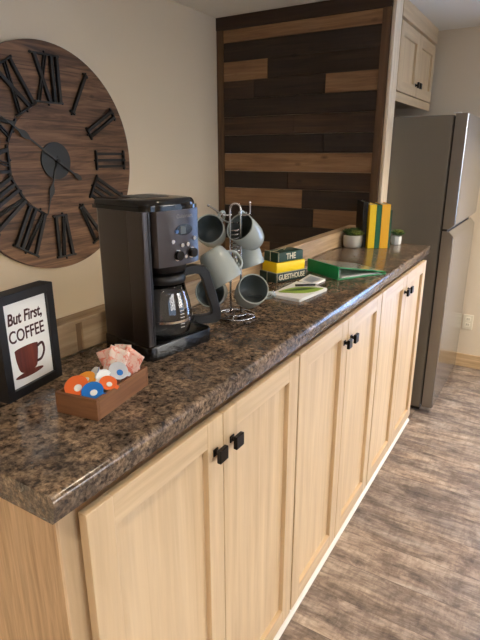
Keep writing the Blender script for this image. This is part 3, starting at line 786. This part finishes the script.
# ---------------------------------------------------------------- mug tree
RX, RY = .53, .92
t = thing('mug_rack', 'chrome wire mug rack with round base, standing beyond the coffee maker', 'mug rack', (RX, RY, CT))
def ring(r, z, n=48): return [(r * math.cos(2 * PI * i / n), r * math.sin(2 * PI * i / n), z) for i in range(n)]
bm = bmesh.new(); tube(bm, ring(.062, .004), .0032, 8, True); tube(bm, ring(.034, .010), .0024, 8, True)
for a in range(4):
    c, s = math.cos(a * PI / 2 + .4), math.sin(a * PI / 2 + .4); tube(bm, [(c * .062, s * .062, .005), (c * .034, s * .034, .010), (c * .016, s * .016, .016)], .0022, 8)
obj('base_ring', bm, M['steel_plate'], t, smooth='all')
rr = Vector((0.8551, 0.5185, 0))
bm = bmesh.new(); hw = .016
pts = [rr * hw + Vector((0, 0, .010)), rr * hw + Vector((0, 0, .15)), rr * hw + Vector((0, 0, .33))]
pts += [rr * hw * math.cos(a) + Vector((0, 0, .335 + hw * math.sin(a))) for a in [PI * j / 8 for j in range(1, 8)]]
pts += [-rr * hw + Vector((0, 0, .33)), -rr * hw + Vector((0, 0, .15)), -rr * hw + Vector((0, 0, .010))]
tube(bm, pts, .0032, 10); obj('centre_loop', bm, M['steel_plate'], t, smooth='all')
bm = bmesh.new(); hel = [(.0145 * math.cos(j * .55), .0145 * math.sin(j * .55), .20 + j * .0011) for j in range(70)]
tube(bm, hel, .0022, 8); obj('coil', bm, M['steel_plate'], t, smooth='all')
def mug_meshes():
    bm = bmesh.new(); r = .0425; h = .094
    out = [(0, 0.002), (.022, .002), (.024, 0), (.028, 0), (.034, .006), (.0405, .026), (.0435, .056), (.0440, h - .002), (.0432, h), (.0410, h), (.0402, h - .003)]
    inn = [(.0398, .056), (.0370, .027), (.030, .010), (.020, .006), (0, .006)]
    lathe(bm, out + inn, 44, mis=[0] * 10 + [1] * 10)
    b = obj('mug_body', bm, [M['mug_out'], M['mug_in']], None, smooth='all')
    bm = bmesh.new(); hpnt = smoothpts([(.042, 0, .076), (.055, 0, .080), (.068, 0, .070), (.070, 0, .050), (.061, 0, .032), (.039, 0, .024)], 6)
    tube(bm, hpnt, .0052, 10, rz=.7); hh = obj('handle', bm, M['mug_out'], None, smooth='all')
    return b, hh
mb0, mh0 = mug_meshes()
first = [True]
hooks = []
def mug(top, ax, hdir, label, h=.094):
    """top = centre of the opening; ax = direction base->rim; hdir = side of the handle"""
    Z = Vector(ax).normalized(); X = Vector(hdir); X = (X - Z * X.dot(Z)).normalized(); Yv = Z.cross(X)
    basep = Vector(top) - Z * h * 1.05
    k = thing('coffee_mug', label, 'mug', (0, 0, 0), 0, 'coffee mugs hanging on the wire rack')
    k.matrix_world = basis(X, Yv, Z, basep) @ Matrix.Scale(1.05, 4)
    if first[0]: b, hh = mb0, mh0; first[0] = False
    else: b, hh = mb0.copy(), mh0.copy(); COL.objects.link(b); COL.objects.link(hh)
    b.parent = k; hh.parent = k
    hooks.append(basep + Z * .060 + X * .056)
    return k
mug((0.4575, 0.8841, 1.3732), (0.3681, -0.8403, 0.3980), (0.2891, 0.5832, 0.7591), 'grey mug facing out at the top left of the rack, beside the coffee maker')
mug((0.5464, 0.9162, 1.3808), (-0.0810, -0.8405, 0.5357), (-0.4044, -0.0284, 0.9141), 'grey mug tilted up to the left, at the top right of the rack')
mug((0.6060, 0.7569, 1.2527), (0.5092, 0.1394, -0.8493), (0.3050, 0.9119, 0.2745), 'grey mug hanging mouth down in the middle of the rack front')
mug((0.5202, 1.0324, 1.2378), (0.3228, 0.0335, -0.9459), (-0.1779, -0.8862, 0.4279), 'grey mug hanging mouth down at the back right of the rack, partly hidden')
mug((0.4907, 0.8352, 1.1895), (0.3661, -0.8952, 0.2540), (0.3215, 0.6964, 0.6416), 'grey mug at the lower left of the rack, seen through the carafe handle')
mug((0.6315, 0.8561, 1.2142), (0.6224, -0.6020, 0.5002), (0.8667, 0.4893, -0.0966), 'grey mug with slate inside facing out, at the bottom right of the rack')
axis0 = Vector((RX, RY, CT))
for i, hpt in enumerate(hooks):
    z = hpt.z - CT; p0 = Vector((0, 0, min(z - .012, .325))); e = hpt - axis0; e2 = Vector((e.x, e.y, 0)).normalized()
    p0 = p0 + e2 * .012
    bm = bmesh.new()
    pts = smoothpts([p0, (p0 * .5 + e * .5) + Vector((0, 0, -.006)), e + Vector((0, 0, -.002)), e + e2 * .016 + Vector((0, 0, .012))], 6)
    tube(bm, pts, .0027, 8); sphere(bm, pts[-1], .0042, 10, 8)
    obj('hook', bm, M['steel_plate'], t, smooth='all')
# two tall upturned arms over the top mugs
for s, pp in ((-1, (0.4452, 0.9016, 1.4398)), (1, (0.5515, 0.9693, 1.4485))):
    e = Vector(pp) - axis0; bm = bmesh.new()
    q = rr * (.010 * s) + Vector((0, 0, .318))
    tube(bm, smoothpts([q, rr * (.030 * s) + Vector((0, 0, .317)), rr * (.043 * s) + Vector((0, 0, .322)), e], 6), .0028, 8); sphere(bm, e, .0045, 10, 8)
    obj('hook', bm, M['steel_plate'], t, smooth='all')

# ---------------------------------------------------------------- stacked decorative books
a0 = Vector((.439, 1.370, 0)); b0 = Vector((.501, 1.535, 0)); c0 = Vector((.338, 1.424, 0))
wx = (b0 - a0).normalized(); wy = Vector((-wx.y, wx.x, 0)); rzs = math.atan2(wx.y, wx.x)
MS = Matrix.Translation((a0.x, a0.y, CT)) @ Matrix.Rotation(rzs, 4, 'Z')
def decobook(name, x0, x1, y0, y1, z0, z1, m, label, txt=None, pages=False, ts=.026, tsx=.8):
    k = thing(name, label, 'decorative book', (0, 0, 0), 0, 'stacked decorative books')
    k.matrix_world = MS @ Matrix.Translation((x0, y0, z0)); L, Wd, Hh = x1 - x0, y1 - y0, z1 - z0
    bm = bmesh.new(); box(bm, 0, L, 0, Wd, 0, Hh, bev=.003, seg=3); c = obj('cover', bm, m, k, smooth=40)
    if txt:
        b = text_bm(txt, ts, .0004, tsx, .0006); xform(b, basis((1, 0, 0), (0, 0, 1), (0, -1, 0), (L * .52, -.0004, Hh * .5))); obj('lettering', b, M['cream'], c)
    return k
decobook('decorative_book', 0, .172, 0, .100, .0005, .038, M['dgreen2'], 'deep green wooden book lettered GUESTHOUSE, bottom of the small stack', 'GUESTHOUSE', ts=.030, tsx=.78)
decobook('decorative_book', .008, .166, .004, .092, .0388, .079, M['yellow'], 'plain yellow wooden book in the middle of the small stack')
decobook('decorative_book', .014, .158, .008, .088, .0798, .119, M['dgreen'], 'dark green wooden book lettered THE, top of the small stack', 'THE', ts=.034, tsx=.85)
bm = bmesh.new()
for x0, x1, y0, y1, z0, z1 in ((0, .172, 0, .1, .0, .038), (.014, .158, .008, .088, .0805, .119)):
    for x in (x0 + .006,):
        g_ = .0018
        tube(bm, [MS @ Vector(p) for p in ((x, y0 - g_, z0 + .003), (x, y0 - g_, z1 + g_), (x, y1 + g_, z1 + g_), (x, y1 + g_, z0 + .003))], .0013, 6)
    y = (y0 + y1) / 2
    tube(bm, [MS @ Vector(p) for p in ((x0 - g_, y, z0 + .003), (x0 - g_, y, z1 + g_), (x1 * .3, y, z1 + g_))], .0013, 6)
g_ = .002
tube(bm, [MS @ Vector(p) for p in ((.008, -.002, .040), (.172, -.002, .040))], .0013, 6)
tube(bm, [MS @ Vector(p) for p in smoothpts([(.04, .045, .1215), (.06, .03, .131), (.085, .045, .1215), (.11, .06, .129), (.09, .05, .1215)], 5)], .0013, 6)
tag(obj('twine', bm, M['twine'], smooth='all'), 'pale twine tied round the small stack of green and yellow books', 'twine')

# ---------------------------------------------------------------- papers, leaflet and pen
def quad_slab(P, z0, z1):
    bm = bmesh.new(); prism(bm, P, 'z', z0, z1); return bm
t = thing('notepad', 'stack of white square cards lying in front of the small book stack', 'paper stack', (.58, 1.29, CT))
for i in range(4):
    a = R_([0, 2.2, -1.5, .6][i]); Q = []
    for x, y in ((-.067, -.113), (.058, -.119), (.079, .076), (-.065, .118)):
        Q.append((x * math.cos(a) - y * math.sin(a), x * math.sin(a) + y * math.cos(a)))
    obj('sheet', quad_slab(Q, .0005 + i * .0028, .0030 + i * .0028), M['white'], t)
ZP = CT + .0118
def ellipse(cx, cy, a, b, rot, n=28, tip=0):
    P = []
    for i in range(n):
        q = 2 * PI * i / n; x = a * math.cos(q); y = b * math.sin(q) * (1 - tip * abs(math.cos(q)) ** 2)
        P.append((cx + x * math.cos(rot) - y * math.sin(rot), cy + x * math.sin(rot) + y * math.cos(rot)))
    return P
t = thing('leaflet', 'green leaf-shaped leaflet lying on the white cards', 'leaflet', (.590, 1.285, ZP))
obj('paper', quad_slab(ellipse(0, 0, .090, .042, R_(48), tip=.7), .0, .0015), M['leaf'], t)
obj('print', quad_slab(ellipse(-.006, .004, .060, .014, R_(48), tip=.8), .0016, .0022), M['leafd'], t)
t = thing('pen', 'short black pen lying across the green leaflet', 'pen', (.585, 1.345, ZP + .0068))
bm = bmesh.new(); tube(bm, [(-.035, -.028, 0), (.0, .0, 0), (.026, .02, 0)], .0044, 12); obj('barrel', bm, M['black'], t, smooth=40)
bm = bmesh.new(); tube(bm, [(.026, .02, 0), (.036, .0277, 0)], [.004, .001], 12); obj('tip', bm, M['chrome'], t, smooth=40)
t = thing('white_card', 'folded pale grey and white card between the white paper stack and the green binder', 'card', (.548, 1.475, CT))
obj('card', quad_slab([(-.035, -.045), (.036, -.075), (.044, .040), (-.045, .085)], .0005, .009), M['white'], t)
obj('photo_print', quad_slab([(-.022, -.030), (.024, -.05), (.030, .026), (-.028, .055)], .0092, .0097), M['greyfoil'], t)
t = thing('coaster', 'pale wooden coaster behind the bottom right mug', 'coaster', (.44, 1.16, CT))
bm = bmesh.new(); slab(bm, rrect(-.045, .045, -.045, .045, .01), .0005, .007, .001); obj('board', bm, M['back'], t)

# ---------------------------------------------------------------- green ring binder
p1 = Vector((.448, 1.656, 0)); p2 = Vector((.633, 1.546, 0)); p3 = Vector((.757, 1.80, 0))
sx_ = (p2 - p1).normalized(); LB = (p2 - p1).length; sd = Vector((-sx_.y, sx_.x, 0)); WB = .262; HB = .055
t = thing('ring_binder', 'green ring binder lying closed with its thick spine facing the paper stack', 'binder', (p1.x, p1.y, CT), math.atan2(sx_.y, sx_.x))
obj('spine', bx(0, LB, 0, .004, .0008, HB, bev=.0012), M['binder'], t)
obj('bottom_cover', bx(0, LB, .004, WB, .0008, .0045, bev=.0008), M['binder'], t)
bm = bmesh.new(); v_ = box(bm, 0, LB, .004, WB + .004, -.0035, 0)
sl = math.atan2(HB - .010, WB)
xform(bm, Matrix.Translation((0, 0, HB)) @ Matrix.Rotation(-sl, 4, 'X')); tc_ = obj('top_cover', bm, M['binder'], t)
bm = bmesh.new(); box(bm, .010, LB - .010, .016, WB - .012, .0004, .0012)
xform(bm, Matrix.Translation((0, 0, HB)) @ Matrix.Rotation(-sl, 4, 'X')); obj('cover_pocket', bm, M['clear'], tc_)
obj('pages', bx(.006, LB - .012, .03, WB - .02, .0048, .0085), M['white'], t)
for x in (.04, LB / 2, LB - .04):
    bm = bmesh.new(); tube(bm, [(x, .030 + .014 * math.cos(a), .019 + .013 * math.sin(a)) for a in [2 * PI * j / 20 for j in range(20)]], .0013, 6, True)
    obj('ring', bm, M['chrome'], t, smooth='all')

# ---------------------------------------------------------------- books and plants at the far end
fx = (Vector((.595, 2.406, 0)) - Vector((.491, 2.344, 0))).normalized(); rzf = math.atan2(fx.y, fx.x)
MF = Matrix.Translation((.498, 2.348, CT)) @ Matrix.Rotation(rzf, 4, 'Z')
def upright(x0, w_, dpt, hh, m, label, dy=0, tilt=0, marks=None):
    k = thing('book', label, 'book', (0, 0, 0), 0, 'upright books at the far end of the counter')
    k.matrix_world = MF @ Matrix.Translation((x0, dy, .0006)) @ Matrix.Rotation(tilt, 4, 'Y')
    bm = bmesh.new(); box(bm, 0, w_, 0, .003, 0, hh, bev=.001); box(bm, 0, .0022, .002, dpt, 0, hh); box(bm, w_ - .0022, w_, .002, dpt, 0, hh)
    c = obj('cover', bm, m, k)
    obj('pages', bx(.0024, w_ - .0024, .0035, dpt - .005, .004, hh - .005), M['cream'], k)
    if marks:
        bm = text_bm(marks, w_ * .42, .0003, 1.0); xform(bm, basis((0, 0, -1), (1, 0, 0), (0, -1, 0), (w_ / 2, -.0004, hh * .60))); obj('lettering', bm, M['cream'] if m is M['green_bk'] else M['dgreen'], c)
    return k
upright(-.0275, .026, .16, .246, M['black_bk'], 'black upright book, leftmost of the row by the potted succulent', dy=.045)
upright(.000, .035, .16, .234, M['yellow_bk'], 'bright yellow upright book beside the black book')
upright(.0365, .026, .16, .232, M['green_bk'], 'green upright book between the two yellow ones')
upright(.064, .045, .16, .236, M['mustard'], 'mustard yellow upright book, the widest of the row')
upright(.1115, .012, .14, .205, M['teal_bk'], 'thin teal book at the right end of the row', dy=.012)

def succulent(name, loc, potm, label, rad, ph, seed, tall, faceted=False):
    rnd = random.Random(seed); k = thing(name, label, 'plant', loc)
    bm = bmesh.new(); n = 8 if faceted else 40
    lathe(bm, [(0, .0005), (rad * .84, .0005), (rad * .94, .006), (rad * 1.0, ph * .55), (rad * .98, ph), (rad * .90, ph), (rad * .90, ph - .008), (0, ph - .008)], n)
    p = obj('pot', bm, potm, k, smooth=False if faceted else 50)
    bm = bmesh.new(); lathe(bm, [(0, ph - .006), (rad * .885, ph - .0065), (rad * .885, ph - .0078)], 24); obj('soil', bm, M['soil'], k)
    def rosette(c, r_, m, nl=22):
        bm = bmesh.new()
        for i in range(nl):
            a = i * 2.399; q = i / nl; el = R_(15 + 70 * q); L = r_ * (1.1 - .55 * q)
            d_ = Vector((math.cos(a) * math.cos(el), math.sin(a) * math.cos(el), math.sin(el)))
            c_ = Vector(c); pts = [c_, c_ + d_ * L * .35, c_ + d_ * L * .75 + Vector((0, 0, L * .05)), c_ + d_ * L + Vector((0, 0, L * .12))]
            tube(bm, pts, [L * .10, L * .22, L * .20, L * .02], 8, rz=.55)
        obj('rosette', bm, m, k, smooth='all')
    return k, rosette
k, ros = succulent('potted_succulent', (.4055, 2.362, CT), M['pot'], 'succulents in a round pale concrete pot, left of the upright books', .054, .068, 3, False)
ros((-.022, .004, .066), .046, M['succ'], 30); ros((.024, -.008, .066), .042, M['succ2'], 30); ros((.002, .026, .070), .046, M['succ'], 28); ros((-.004, -.028, .062), .030, M['succ'])
ros((.030, .022, .066), .034, M['succ'])
k, ros = succulent('potted_succulent', (.592, 2.572, CT), M['potw'], 'small succulent in a white faceted pot behind the upright books', .030, .046, 5, False, True)
ros((.002, 0, .052), .046, M['succ'], 28); ros((.012, -.012, .064), .030, M['succ2'])
